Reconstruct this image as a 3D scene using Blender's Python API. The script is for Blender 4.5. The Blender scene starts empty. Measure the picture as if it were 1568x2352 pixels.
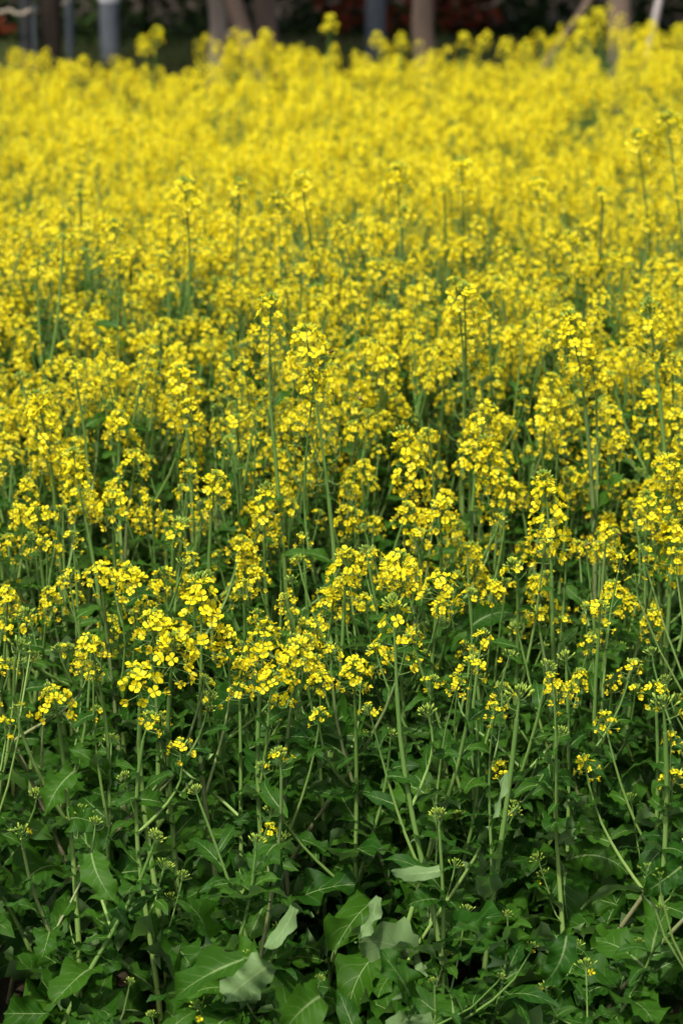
import bpy, math
import numpy as np
from mathutils import Vector, Matrix, Quaternion

SC = bpy.context.scene
COL = SC.collection
R = math.radians

# ------------------------------------------------------------------ camera, sky, sun, exposure
CAM_H, PITCH, FOCAL, SENSOR = 2.6, R(14.6), 105.0, 24.0
cam_data = bpy.data.cameras.new('camera')
cam = bpy.data.objects.new('camera', cam_data)
COL.objects.link(cam)
cam.location = (0, 0, CAM_H)
cam.rotation_euler = (math.pi / 2 - PITCH, 0, 0)
cam_data.sensor_fit = 'HORIZONTAL'
cam_data.sensor_width = SENSOR
cam_data.lens = FOCAL
cam_data.clip_start = 0.1
cam_data.clip_end = 500
cam_data.dof.use_dof = True
cam_data.dof.focus_distance = 6.0
cam_data.dof.aperture_fstop = 3.7
SC.camera = cam

SUN_EL, SUN_AZ = R(58), R(204)          # azimuth clockwise from +Y; behind the viewer, a little to the left
world = bpy.data.worlds.new('World')
SC.world = world
world.use_nodes = True
wn = world.node_tree.nodes
sky = wn.new('ShaderNodeTexSky')
sky.sky_type = 'NISHITA'
sky.sun_disc = False
sky.sun_elevation = SUN_EL
sky.sun_rotation = SUN_AZ
sky.air_density = 0.8
sky.dust_density = 5.0
wn['Background'].inputs['Strength'].default_value = 0.15
world.node_tree.links.new(sky.outputs[0], wn['Background'].inputs['Color'])
sd = bpy.data.lights.new('sun', 'SUN')
sd.energy = 3.5
sd.angle = R(2.0)
sd.color = (1.0, 0.95, 0.86)
sun = bpy.data.objects.new('sun', sd)
COL.objects.link(sun)
sdir = Vector((math.sin(SUN_AZ) * math.cos(SUN_EL), math.cos(SUN_AZ) * math.cos(SUN_EL), math.sin(SUN_EL)))
sun.rotation_euler = sdir.to_track_quat('Z', 'Y').to_euler()
sun.location = sdir * 30

SC.view_settings.view_transform = 'Standard'
SC.view_settings.look = 'None'
SC.view_settings.exposure = 0.55
SC.view_settings.gamma = 1.0
SC.view_settings.use_curve_mapping = False
SC.cycles.use_denoising = True
SC.cycles.max_bounces = 8
SC.cycles.transmission_bounces = 6
SC.cycles.diffuse_bounces = 5
SC.cycles.sample_clamp_indirect = 6

# ------------------------------------------------------------------ where a spot of the view lies in the place
FPX = 1568 * FOCAL / SENSOR             # pixels of a 1568 x 2352 view
def ray(x, y):
    u, v = (x - 784) / FPX, (1176 - y) / FPX
    c, s = math.cos(PITCH), math.sin(PITCH)
    return Vector((u, c + v * s, -s + v * c))
def at_depth(x, y, Y):
    r = ray(x, y)
    return Vector((0, 0, CAM_H)) + r * (Y / r.y)
def project(p):
    c, s = math.cos(PITCH), math.sin(PITCH)
    q = (p[0], p[1], p[2] - CAM_H)
    dep = q[1] * c - q[2] * s
    up = q[1] * s + q[2] * c
    return 784 + FPX * q[0] / dep, 1176 - FPX * up / dep, dep
ZC_Y = [4.6, 5.3, 5.8, 6.4, 7.0, 7.8, 8.7, 8.9, 9.9, 11.0, 13.0, 15]
ZC_Z = [0.42, 0.66, 0.82, 0.90, 0.98, 1.10, 1.23, 1.23, 1.10, 1.14, 1.21, 1.25]
def zc(Y):
    return float(np.interp(Y, ZC_Y, ZC_Z))
def on_canopy(x, y, dz):
    lo, hi = 4.8, 14.0
    r = ray(x, y)
    f = lambda Y: CAM_H + r.z * Y / r.y - (zc(Y) + dz)
    if f(hi) > 0: return at_depth(x, y, hi)
    for _ in range(40):
        m = (lo + hi) / 2
        if f(m) > 0: lo = m
        else: hi = m
    if 8.68 < lo < 10.2: lo = 8.55      # the near strip of the crop ends at a gap
    return at_depth(x, y, lo)

# ------------------------------------------------------------------ materials
def mat(name):
    m = bpy.data.materials.new(name)
    m.use_nodes = True
    nt = m.node_tree
    for n in list(nt.nodes): nt.nodes.remove(n)
    return m, nt
def N(nt, t, **kw):
    n = nt.nodes.new(t)
    for k, v in kw.items():
        if hasattr(n, k): setattr(n, k, v)
        else: n.inputs[k].default_value = v
    return n
def L(nt, a, b): nt.links.new(a, b)
def mathn(nt, op, a, b=None, c=None):
    n = nt.nodes.new('ShaderNodeMath'); n.operation = op
    for i, v in enumerate((a, b, c)):
        if v is None: continue
        if isinstance(v, (int, float)): n.inputs[i].default_value = v
        else: L(nt, v, n.inputs[i])
    return n.outputs[0]
def mixc(nt, f, a, b):
    n = nt.nodes.new('ShaderNodeMix'); n.data_type = 'RGBA'
    for sock, v in ((n.inputs[0], f), (n.inputs[6], a), (n.inputs[7], b)):
        if isinstance(v, (int, float)): sock.default_value = v
        elif isinstance(v, tuple): sock.default_value = (*v, 1)
        else: L(nt, v, sock)
    return n.outputs[2]
def leafy_shader(nt, col, trans_col, trans, rough, spec, bump=None):
    p = N(nt, 'ShaderNodeBsdfPrincipled')
    L(nt, col, p.inputs['Base Color'])
    p.inputs['Roughness'].default_value = rough
    p.inputs['Specular IOR Level'].default_value = spec
    t = N(nt, 'ShaderNodeBsdfTranslucent')
    L(nt, trans_col, t.inputs['Color'])
    if bump is not None:
        L(nt, bump, p.inputs['Normal'])
    m = N(nt, 'ShaderNodeMixShader'); m.inputs[0].default_value = trans
    L(nt, p.outputs[0], m.inputs[1]); L(nt, t.outputs[0], m.inputs[2])
    o = N(nt, 'ShaderNodeOutputMaterial'); L(nt, m.outputs[0], o.inputs[0])
def attr(nt):
    a = N(nt, 'ShaderNodeAttribute'); a.attribute_name = 'lc'
    s = N(nt, 'ShaderNodeSeparateXYZ'); L(nt, a.outputs['Vector'], s.inputs[0])
    oi = N(nt, 'ShaderNodeObjectInfo')
    return s.outputs[0], s.outputs[1], s.outputs[2], oi.outputs['Random']

def make_petal():
    m, nt = mat('petal_yellow')
    s, age, tint, rnd = attr(nt)
    tint = mathn(nt, 'FRACT', mathn(nt, 'ADD', tint, mathn(nt, 'MULTIPLY', rnd, 0.999)))
    fresh = mixc(nt, tint, (0.90, 0.795, 0.011), (0.89, 0.75, 0.008))
    old = (0.84, 0.64, 0.014)
    c = mixc(nt, mathn(nt, 'MULTIPLY', age, 0.75), fresh, old)
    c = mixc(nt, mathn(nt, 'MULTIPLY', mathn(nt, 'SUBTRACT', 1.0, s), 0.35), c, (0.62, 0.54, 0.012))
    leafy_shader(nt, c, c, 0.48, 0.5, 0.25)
    return m
def make_bud():
    m, nt = mat('bud_green')
    s, age, tint, rnd = attr(nt)
    c = mixc(nt, tint, (0.105, 0.225, 0.026), (0.29, 0.40, 0.045))
    c = mixc(nt, mathn(nt, 'MULTIPLY', s, 0.25), c, (0.42, 0.46, 0.05))
    leafy_shader(nt, c, c, 0.15, 0.5, 0.3)
    return m
def make_stem():
    m, nt = mat('stem_green')
    s, age, tint, rnd = attr(nt)
    c = mixc(nt, s, (0.125, 0.235, 0.036), (0.205, 0.325, 0.060))
    tc = N(nt, 'ShaderNodeTexCoord')
    no = N(nt, 'ShaderNodeTexNoise'); no.inputs['Scale'].default_value = 14
    mp = N(nt, 'ShaderNodeMapping'); mp.inputs['Scale'].default_value = (6, 6, 1)
    L(nt, tc.outputs['Object'], mp.inputs[0]); L(nt, mp.outputs[0], no.inputs[0])
    c = mixc(nt, mathn(nt, 'MULTIPLY', no.outputs[0], 0.35), c, (0.26, 0.33, 0.15))
    c = mixc(nt, age, c, (0.21, 0.165, 0.105))
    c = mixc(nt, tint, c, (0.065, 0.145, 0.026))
    leafy_shader(nt, c, c, 0.06, 0.45, 0.35)
    return m
def make_leaf(name, top1, top2, under, vein):
    m, nt = mat(name)
    u, v, tint, rnd = attr(nt)
    k = mathn(nt, 'FRACT', mathn(nt, 'ADD', tint, mathn(nt, 'MULTIPLY', rnd, 0.999)))
    c = mixc(nt, k, top1, top2)
    tc = N(nt, 'ShaderNodeTexCoord')
    no = N(nt, 'ShaderNodeTexNoise'); no.inputs['Scale'].default_value = 28; no.inputs['Detail'].default_value = 4
    L(nt, tc.outputs['Object'], no.inputs[0])
    c = mixc(nt, mathn(nt, 'MULTIPLY', mathn(nt, 'SUBTRACT', no.outputs[0], 0.35), 0.9), c, top2)
    au = mathn(nt, 'ABSOLUTE', u)
    # side veins run obliquely from the midrib
    ph = mathn(nt, 'FRACT', mathn(nt, 'SUBTRACT', mathn(nt, 'MULTIPLY', v, 7.0), mathn(nt, 'MULTIPLY', au, 1.5)))
    side = mathn(nt, 'MULTIPLY', mathn(nt, 'LESS_THAN', mathn(nt, 'ABSOLUTE', mathn(nt, 'SUBTRACT', ph, 0.5)), 0.05), mathn(nt, 'SUBTRACT', 1.0, au))
    # pale midrib, wider towards the stalk
    wid = mathn(nt, 'ADD', 0.022, mathn(nt, 'MULTIPLY', mathn(nt, 'POWER', mathn(nt, 'SUBTRACT', 1.0, v), 3.0), 0.10))
    rib = mathn(nt, 'LESS_THAN', au, wid)
    c = mixc(nt, mathn(nt, 'MULTIPLY', side, 0.26), c, vein)
    g = N(nt, 'ShaderNodeNewGeometry')
    un = mixc(nt, mathn(nt, 'MULTIPLY', no.outputs[0], 0.6), under, tuple(x * 0.72 for x in under))
    un = mixc(nt, mathn(nt, 'MULTIPLY', side, 0.7), un, tuple(x * 0.6 for x in under))
    c = mixc(nt, g.outputs['Backfacing'], c, un)
    c = mixc(nt, mathn(nt, 'MULTIPLY', rib, 0.55), c, vein)
    tcol = mixc(nt, 0.55, c, (0.11, 0.31, 0.008))
    hgt = mathn(nt, 'SUBTRACT', no.outputs[0], mathn(nt, 'MULTIPLY', side, 0.5))
    b = N(nt, 'ShaderNodeBump'); b.inputs['Strength'].default_value = 0.35; b.inputs['Distance'].default_value = 0.004
    L(nt, hgt, b.inputs['Height'])
    leafy_shader(nt, c, tcol, 0.30, 0.52, 0.11, b.outputs[0])
    return m
def make_plain(name, c1, c2, scale=20.0, rough=0.8, spec=0.2, stretch=(1, 1, 1), bump=0.4, dist=0.01):
    m, nt = mat(name)
    tc = N(nt, 'ShaderNodeTexCoord')
    mp = N(nt, 'ShaderNodeMapping'); mp.inputs['Scale'].default_value = stretch
    no = N(nt, 'ShaderNodeTexNoise'); no.inputs['Scale'].default_value = scale; no.inputs['Detail'].default_value = 6
    L(nt, tc.outputs['Object'], mp.inputs[0]); L(nt, mp.outputs[0], no.inputs[0])
    cr = N(nt, 'ShaderNodeValToRGB')
    cr.color_ramp.elements[0].position = 0.35; cr.color_ramp.elements[0].color = (*c1, 1)
    cr.color_ramp.elements[1].position = 0.68; cr.color_ramp.elements[1].color = (*c2, 1)
    L(nt, no.outputs[0], cr.inputs[0])
    p = N(nt, 'ShaderNodeBsdfPrincipled'); L(nt, cr.outputs[0], p.inputs['Base Color'])
    p.inputs['Roughness'].default_value = rough; p.inputs['Specular IOR Level'].default_value = spec
    b = N(nt, 'ShaderNodeBump'); b.inputs['Strength'].default_value = bump; b.inputs['Distance'].default_value = dist
    L(nt, no.outputs[0], b.inputs['Height']); L(nt, b.outputs[0], p.inputs['Normal'])
    o = N(nt, 'ShaderNodeOutputMaterial'); L(nt, p.outputs[0], o.inputs[0])
    return m
def make_tinted(name, c1, c2, trans=0.15, rough=0.5, spec=0.3):
    m, nt = mat(name)
    s, age, tint, rnd = attr(nt)
    c = mixc(nt, tint, c1, c2)
    leafy_shader(nt, c, c, trans, rough, spec)
    return m

PETAL, BUD, STEM = make_petal(), make_bud(), make_stem()
LEAF = make_leaf('rape_leaf', (0.008, 0.044, 0.003), (0.030, 0.092, 0.005), (0.145, 0.240, 0.088), (0.24, 0.34, 0.13))
BARK = make_plain('bark_grey_brown', (0.080, 0.058, 0.044), (0.160, 0.118, 0.090), 9, 0.9, 0.1, (1, 1, 0.25), 0.8, 0.02)
BARK_PALE = make_plain('bark_pale', (0.17, 0.145, 0.115), (0.30, 0.255, 0.205), 9, 0.9, 0.1, (1, 1, 0.3), 0.6, 0.02)
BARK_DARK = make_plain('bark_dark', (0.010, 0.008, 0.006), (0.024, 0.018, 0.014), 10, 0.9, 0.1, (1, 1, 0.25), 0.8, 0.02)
POLE_GREY = make_plain('painted_grey_post', (0.12, 0.135, 0.145), (0.16, 0.175, 0.185), 15, 0.5, 0.4, (1, 1, 0.4), 0.1)
POLE_SLATE = make_plain('painted_slate_post', (0.055, 0.068, 0.078), (0.085, 0.10, 0.112), 15, 0.5, 0.4, (1, 1, 0.4), 0.1)
POLE_BLACK = make_plain('black_post', (0.010, 0.011, 0.013), (0.022, 0.024, 0.027), 15, 0.5, 0.4, (1, 1, 0.4), 0.1)
WHITE = make_plain('white_band_paint', (0.55, 0.56, 0.56), (0.72, 0.72, 0.70), 15, 0.6, 0.3, (1, 1, 1), 0.1)
PROP = make_plain('weathered_prop_wood', (0.30, 0.27, 0.25), (0.48, 0.44, 0.42), 12, 0.85, 0.15, (1, 1, 0.15), 0.5)
ROPE = make_plain('rope_fibre', (0.20, 0.17, 0.13), (0.33, 0.29, 0.23), 60, 0.9, 0.1, (1, 1, 1), 0.5)
SOIL = make_plain('soil', (0.018, 0.013, 0.008), (0.050, 0.038, 0.024), 6, 0.95, 0.1, (1, 1, 1), 0.9, 0.03)
GRASS = make_tinted('bank_grass_blade', (0.032, 0.058, 0.010), (0.095, 0.115, 0.022))
HEDGE_G = make_tinted('hedge_leaf_green', (0.010, 0.024, 0.006), (0.030, 0.056, 0.012), 0.1, .7, .08)
HEDGE_R = make_tinted('hedge_leaf_red', (0.075, 0.014, 0.007), (0.17, 0.035, 0.013), 0.1, .7, .08)
CROWN = make_tinted('tree_leaf', (0.025, 0.055, 0.015), (0.06, 0.10, 0.03), 0.15)
BEE = make_plain('bee_brown', (0.020, 0.010, 0.004), (0.14, 0.065, 0.015), 420, 0.7, 0.2, (0.05, 1, 0.05), 0.1, 0.0003)
WING = make_tinted('bee_wing', (0.30, 0.26, 0.20), (0.34, 0.30, 0.24), 0.5)

# ------------------------------------------------------------------ geometry kit (numpy)
class Geo:
    """verts, tris, quads with one material index per face and a vec3 attribute per vertex"""
    def __init__(s):
        s.V, s.T, s.Q, s.mt, s.mq, s.A, s.n = [], [], [], [], [], [], 0
    def add(s, V, T=None, Q=None, m=0, A=None):
        V = np.asarray(V, float).reshape(-1, 3)
        if A is None: A = np.zeros((len(V), 3))
        A = np.broadcast_to(np.asarray(A, float), (len(V), 3))
        s.V.append(V); s.A.append(A)
        if T is not None and len(T):
            T = np.asarray(T, int).reshape(-1, 3); s.T.append(T + s.n); s.mt.append(np.full(len(T), m))
        if Q is not None and len(Q):
            Q = np.asarray(Q, int).reshape(-1, 4); s.Q.append(Q + s.n); s.mq.append(np.full(len(Q), m))
        s.n += len(V)
    def pack(s):
        c = lambda l, w: np.concatenate(l) if l else np.zeros((0, w) if w else 0)
        return (c(s.V, 3), c(s.T, 3).astype(int), c(s.Q, 4).astype(int), c(s.mt, 0).astype(int), c(s.mq, 0).astype(int), c(s.A, 3))
    def put(s, P, M=None, moff=0, tint=None):
        V, T, Q, mt, mq, A = P
        if M is not None:
            M = np.asarray(M); V = V @ M[:3, :3].T + M[:3, 3]
        if tint is not None:
            A = A.copy(); A[:, 2] = tint
        s.V.append(V); s.A.append(A)
        if len(T): s.T.append(T + s.n); s.mt.append(mt + moff)
        if len(Q): s.Q.append(Q + s.n); s.mq.append(mq + moff)
        s.n += len(V)
    def mesh(s, name, mats, smooth=True):
        V, T, Q, mt, mq, A = s.pack()
        me = bpy.data.meshes.new(name)
        nT, nQ = len(T), len(Q)
        me.vertices.add(len(V)); me.vertices.foreach_set('co', V.astype(np.float32).ravel())
        me.loops.add(nT * 3 + nQ * 4)
        me.loops.foreach_set('vertex_index', np.concatenate([T.ravel(), Q.ravel()]).astype(np.int32))
        me.polygons.add(nT + nQ)
        st = np.concatenate([np.arange(nT) * 3, nT * 3 + np.arange(nQ) * 4]).astype(np.int32)
        me.polygons.foreach_set('loop_start', st)
        for m in mats: me.materials.append(m)
        me.polygons.foreach_set('material_index', np.concatenate([mt, mq]).astype(np.int32))
        me.polygons.foreach_set('use_smooth', np.full(nT + nQ, smooth))
        a = me.attributes.new('lc', 'FLOAT_VECTOR', 'POINT')
        a.data.foreach_set('vector', A.astype(np.float32).ravel())
        me.update(calc_edges=True)
        return me

def grid_quads(nr, nc, wrap=False):
    q = []
    for i in range(nr - 1):
        for j in range(nc if wrap else nc - 1):
            k = (j + 1) % nc
            q.append((i * nc + j, i * nc + k, (i + 1) * nc + k, (i + 1) * nc + j))
    return q
def tube(g, P, rad, sides=5, m=0, A=(0, 0, 0), cap=True):
    P = np.asarray(P, float); n = len(P)
    rad = np.broadcast_to(np.asarray(rad, float), (n,))
    T = np.gradient(P, axis=0); T /= np.linalg.norm(T, axis=1)[:, None] + 1e-12
    ref = np.array([1.0, 0, 0]) if abs(T[0][0]) < 0.8 else np.array([0, 1.0, 0])
    rings = []
    b = np.cross(T[0], ref); b /= np.linalg.norm(b)
    for i in range(n):
        b = b - T[i] * np.dot(b, T[i]); b /= np.linalg.norm(b) + 1e-12
        c = np.cross(T[i], b)
        a = np.arange(sides) * 2 * math.pi / sides
        rings.append(P[i] + rad[i] * (np.cos(a)[:, None] * b + np.sin(a)[:, None] * c))
    V = np.concatenate(rings)
    Aa = np.asarray(A, float)
    if Aa.ndim == 2: Aa = np.repeat(Aa, sides, axis=0)
    g.add(V, None, grid_quads(n, sides, True), m, Aa)
    if cap:
        a0 = Aa[-sides:] if Aa.ndim == 2 else A
        g.add(np.concatenate([rings[-1], P[-1:] + T[-1] * rad[-1] * 0.5]), [(j, (j + 1) % sides, sides) for j in range(sides)], None, m, a0[0] if Aa.ndim == 2 else A)
def frame_z(d, roll=0.0):
    """4x4 whose z axis is d"""
    d = Vector(d).normalized()
    q = Vector((0, 0, 1)).rotation_difference(d)
    return (q @ Quaternion((0, 0, 1), roll)).to_matrix().to_4x4()
def bez(p0, p1, p2, p3, n):
    t = np.linspace(0, 1, n)[:, None]
    p0, p1, p2, p3 = (np.asarray(p, float) for p in (p0, p1, p2, p3))
    return (1 - t) ** 3 * p0 + 3 * (1 - t) ** 2 * t * p1 + 3 * (1 - t) * t * t * p2 + t ** 3 * p3

# ------------------------------------------------------------------ flower, bud, raceme, leaf
def flower_geo(seed, open_=1.0, age=0.0, crumple=0.0, lod=0):
    rg = np.random.default_rng(seed); g = Geo(); mm = 0.001
    S = [0, .22, .55, .85, 1.0] if lod == 0 else [0, .6, 1.0] if lod == 1 else [0, .65, 1.0]
    W = {0: [0.5, 1.9, 3.9, 3.7, 2.0], 1: [0.5, 4.1, 2.8], 2: [0.5, 4.3, 2.0]}[lod]
    for k in range(4):
        ang = k * math.pi / 2 + rg.normal(0, .12)
        elev = R(8 + (1 - open_) * 62) + rg.normal(0, .10 + .25 * crumple)
        curl = rg.normal(-0.10, .15) - 0.5 * crumple * rg.random() + (1 - open_) * 0.5
        le = 7.5 * rg.uniform(.92, 1.1) * (1 - .18 * crumple); wi = rg.uniform(.9, 1.08) * (1 - .25 * crumple)
        roll = rg.normal(0, .18 + .5 * crumple)
        V, A = [], []
        r, z, e = 1.0, 3.6, elev
        pr = 0
        for i, s in enumerate(S):
            ds = (s - pr) * le; pr = s
            r += ds * math.cos(e); z += ds * math.sin(e); e += -curl * (s if i else 0) * 0.9
            for c in (-1, 0, 1):
                ext = 0.55 if (c == 0 and i >= len(S) - 1) else 0.0
                w = W[i] * wi * c
                zz = z + abs(c) * (0.16 * W[i] * (1 - open_ * .6)) + math.sin(roll) * w * .8 + rg.normal(0, .25 + 1.1 * crumple) * (i > 0)
                V.append(((r + ext * math.cos(e)) * mm, w * math.cos(roll) * mm, zz * mm + ext * math.sin(e) * mm)); A.append((s, age, 0.5))
        V = np.array(V); ca, sa = math.cos(ang), math.sin(ang)
        V = np.stack([V[:, 0] * ca - V[:, 1] * sa, V[:, 0] * sa + V[:, 1] * ca, V[:, 2]], 1)
        A = np.array(A); A[:, 2] = rg.random()
        if lod == 2:
            g.add(V[[1, 3, 7, 5]], None, [(0, 3, 2, 1)], 0, A[[1, 3, 7, 5]])
            continue
        g.add(V, None, grid_quads(len(S), 3), 0, A)
    # calyx and the stamens in the middle
    if lod == 0:
        tube(g, [(0, 0, 0), (0, 0, 1.2 * mm), (0, 0, 3.4 * mm)], [0.6 * mm, 1.5 * mm, 1.1 * mm], 5, 1, (.2, 0, .7))
        for a in (0.3, 1.9, 3.4, 5.0):
            b = np.array([math.cos(a), math.sin(a), 0]) * 1.0 * mm
            tube(g, [b + (0, 0, 3 * mm), b * 1.6 + (0, 0, 6.2 * mm)], [.35 * mm, .6 * mm], 3, 1, (1, 0, 1))
    return g.pack()
BUD_V = []
def bud(g, base, d, ln, rad, tint, lod=0):
    d = np.asarray(d, float); d = d / np.linalg.norm(d); base = np.asarray(base)
    if lod == 0:
        tube(g, [base, base + d * ln * .35, base + d * ln * .75, base + d * ln], [rad * .45, rad, rad * .85, rad * .25], 5, 1, np.array([(0, 0, tint), (.1, 0, tint), (.4, 0, tint), (.9, 0, tint)]))
    else:
        ref = np.array([1, 0, 0]) if abs(d[0]) < .8 else np.array([0, 1, 0])
        b = np.cross(d, ref); b /= np.linalg.norm(b); c = np.cross(d, b)
        m = base + d * ln * .5
        g.add([base, m + b * rad, m - b * .5 * rad + c * .87 * rad, m - b * .5 * rad - c * .87 * rad, base + d * ln],
              [(0, 2, 1), (0, 3, 2), (0, 1, 3), (4, 1, 2), (4, 2, 3), (4, 3, 1)], None, 1, (.4, 0, tint))

def raceme(seed, nfl, nbud, Lf, Lp, spread=1.0, lod=0, budrise=0.012, oldfrac=.35, gap=0.0, npod=None):
    """origin at the stalk, +z up. -> packed stalk/bud geometry, list of (matrix, flower kind), height of the flower zone's middle, top"""
    rg = np.random.default_rng(seed); g = Geo(); fl = []
    ztop = Lp + Lf + budrise
    bend = rg.normal(0, .06, 2)
    def rachis(z):
        t = z / max(ztop, 1e-6)
        return np.array([bend[0] * ztop * t * t, bend[1] * ztop * t * t, z])
    zs = np.linspace(0, ztop, 6 if lod == 0 else 3)
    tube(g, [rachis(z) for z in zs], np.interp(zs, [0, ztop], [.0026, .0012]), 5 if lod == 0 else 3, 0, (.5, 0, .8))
    ga = 2.39996; ph = rg.random() * 6.28
    def pedicel(z, az, el, ln, droop=0.0):
        p = rachis(z); h = np.array([math.cos(az), math.sin(az), 0])
        d0 = h * math.cos(el) + np.array([0, 0, math.sin(el)])
        e1 = el + droop
        d1 = h * math.cos(e1) + np.array([0, 0, math.sin(e1)])
        q = p + d0 * ln * .5; e = q + d1 * ln * .5
        if lod == 0: tube(g, [p, q, e], [.00062, .0005, .0006], 3, 0, (.3, .0, .3), cap=False)
        else:
            sd = np.array([-h[1], h[0], 0]) * .0006
            g.add([p - sd, p + sd, e], [(0, 1, 2)], None, 0, (.3, 0, .3))
        return e, d1
    # pods and spent stalks below the flowers
    np_ = npod if npod is not None else int(Lp / .0068)
    for i in range(np_):
        z = Lp * (i + .5) / max(np_, 1) + rg.normal(0, .001)
        if z < 0.008: continue
        az = ph + i * ga + rg.normal(0, .2); el = rg.normal(.12, .22)
        ln = rg.uniform(.017, .025) * spread
        e, d = pedicel(z, az, el, ln, .15)
        fr = z / max(Lp, 1e-6)
        if rg.random() < .12 + .38 * fr * fr and fr > .25:
            M = Matrix.Translation(Vector(e)) @ frame_z(d + np.array([0, 0, rg.normal(-.15, .3)]), rg.random() * 6.28); fl.append((M, 2))
        elif lod == 0:
            up = np.array([0, 0, 1.0])
            pl = rg.uniform(.006, .022) * (1.25 - fr)
            tube(g, [e, e + (d * .8 + up * .35) * pl * .5, e + (d * .6 + up * .8) * pl], [.0008, .0009, .0004], 3, 0, (.6, 0, .4), cap=False)
    # flowers
    for i in range(nfl):
        t = (i + .5) / nfl; t2 = t ** .85
        z = Lp + Lf * t2 * .92
        az = ph + (i + 7) * ga + rg.normal(0, .25)
        el = -.05 + 1.0 * t ** 2 + rg.normal(0, .16)
        ln = (.0245 - .0095 * t ** 1.5) * spread * rg.uniform(.86, 1.12)
        e, d = pedicel(z, az, el, ln, .1 + .25 * t)
        face = d * .9 + np.array([0, 0, .55 * t + rg.normal(0, .25)]) + rg.normal(0, .22, 3)
        a = rg.random()
        kind = 2 if t < oldfrac * rg.uniform(.5, 1.3) else (1 if a < .28 else 0)
        M = Matrix.Translation(Vector(e)) @ frame_z(face, rg.random() * 6.28) @ Matrix.Scale(rg.uniform(.88, 1.12), 4)
        fl.append((M, kind))
    # buds
    for i in range(nbud):
        t = (i + .5) / nbud
        z = Lp + Lf + budrise * (t - .25)
        az = ph + i * ga; el = .35 + 1.15 * t + rg.normal(0, .08)
        ln = (.0135 - .009 * t) * rg.uniform(.85, 1.2) * (1.45 if nfl < 3 else 1.15)
        e, d = pedicel(z, az, el, ln, .2)
        bl = (.0078 - .0034 * t) * rg.uniform(.9, 1.1)
        bud(g, e - d * .001, d, bl, bl * .26, float(np.clip(1 - t * 1.1 + rg.normal(0, .15), 0, 1)), lod)
    return g.pack(), fl, Lp + Lf * .5, ztop + .008

FLOWERS = {0: [flower_geo(100 + i, 1.0 - .12 * (i % 3), 0.0, .05 * (i % 2)) for i in range(5)],
           1: [flower_geo(200 + i, .45 + .1 * i, .2, .15) for i in range(3)],
           2: [flower_geo(300 + i, .25 + .12 * i, .75, .75) for i in range(5)]}
FLOWERS_LO = {0: [flower_geo(100 + i, 1.0 - .1 * i, 0, .05, 1) for i in range(3)],
              1: [flower_geo(200 + i, .5, .2, .15, 1) for i in range(2)],
              2: [flower_geo(300 + i, .3, .75, .6, 1) for i in range(3)]}
FLOWERS_FAR = {k: [flower_geo(60 + 7 * k + i, o, a, .2 * k, 2) for i in range(4)] for k, o, a in ((0, .95, 0), (1, .6, .2), (2, .4, .75))}
FLOWER_ME = {k: [None] * len(v) for k, v in FLOWERS.items()}
def packed_mesh(P, name, mats, smooth=True):
    g = Geo(); g.put(P); return g.mesh(name, mats, smooth)
for k, v in FLOWERS.items():
    for i, P in enumerate(v): FLOWER_ME[k][i] = packed_mesh(P, 'flower', [PETAL, BUD])

# kinds of flower head: flowers, buds, flower zone, bare stalk zone
KINDS = {
    'dome':  [(26, 22, .048, .030, 1.0), (30, 16, .055, .035, 1.08), (23, 26, .042, .03, 1.0), (32, 20, .06, .05, 1.05)],
    'spike': [(46, 22, .105, .03, 1.0), (40, 26, .090, .05, .95), (52, 16, .115, .04, 1.05)],
    'flat':  [(18, 14, .026, .02, 1.12), (22, 18, .032, .025, 1.1), (15, 20, .024, .02, 1.05)],
    'bud':   [(6, 28, .020, .02, .95), (8, 32, .024, .03, 1.0), (4, 26, .016, .02, .9), (10, 30, .03, .02, .95)],
    'tight': [(0, 24, .008, .02, .9), (0, 20, .010, .02, .85), (0, 30, .010, .015, .9)],
    'small': [(10, 10, .024, .02, .85), (7, 12, .02, .03, .85), (12, 8, .03, .02, .9)],
    'pod':   [(24, 22, .046, .20, 1.0), (20, 18, .040, .26, 1.0), (28, 24, .055, .16, 1.05), (22, 20, .045, .22, .95)],
    'spikebud': [(26, 34, .085, .03, .9), (22, 36, .075, .06, .88)],
}
for k in KINDS:
    KINDS[k] += [] if k == 'tight' else [(int(nf * f), int(nb * h), lf * q, lp * w, sp * u) for (nf, nb, lf, lp, sp), (f, h, q, w, u) in
                 zip(KINDS[k] * 2, [(.55, 1.25, .9, 1.1, 1.0), (.72, .9, 1.15, 1.5, 1.05), (.85, 1.1, .85, .8, .92), (.45, 1.4, .7, 1.0, .9)])]
HEADS = {}
for k, lst in KINDS.items():
    HEADS[k] = []
    for i, (nf, nb, lf, lp, sp) in enumerate(lst):
        P, fl, mid, top = raceme(1000 + 37 * i + sum(map(ord, k)), nf, nb, lf, lp, sp, 0, .022 if k == 'spikebud' else .012)
        HEADS[k].append(dict(P=P, fl=fl, mid=mid, top=top, me=packed_mesh(P, 'flower_head', [STEM, BUD]), bl=None,
                             width=(.064 if nf > 2 else .032) * sp))
        d = HEADS[k][-1]
        rg = np.random.default_rng(i)
        d['pick'] = [int(rg.integers(len(FLOWERS[kk]))) for _, kk in fl]
def blossoms_mesh(d):
    if d['bl'] is None:
        g = Geo()
        for (M, kk), pi in zip(d['fl'], d['pick']): g.put(FLOWERS[kk][pi], M)
        d['bl'] = g.mesh('blossoms', [PETAL, BUD])
    return d['bl']
HEADS_LO, HEADS_FAR = {}, {}
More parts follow.
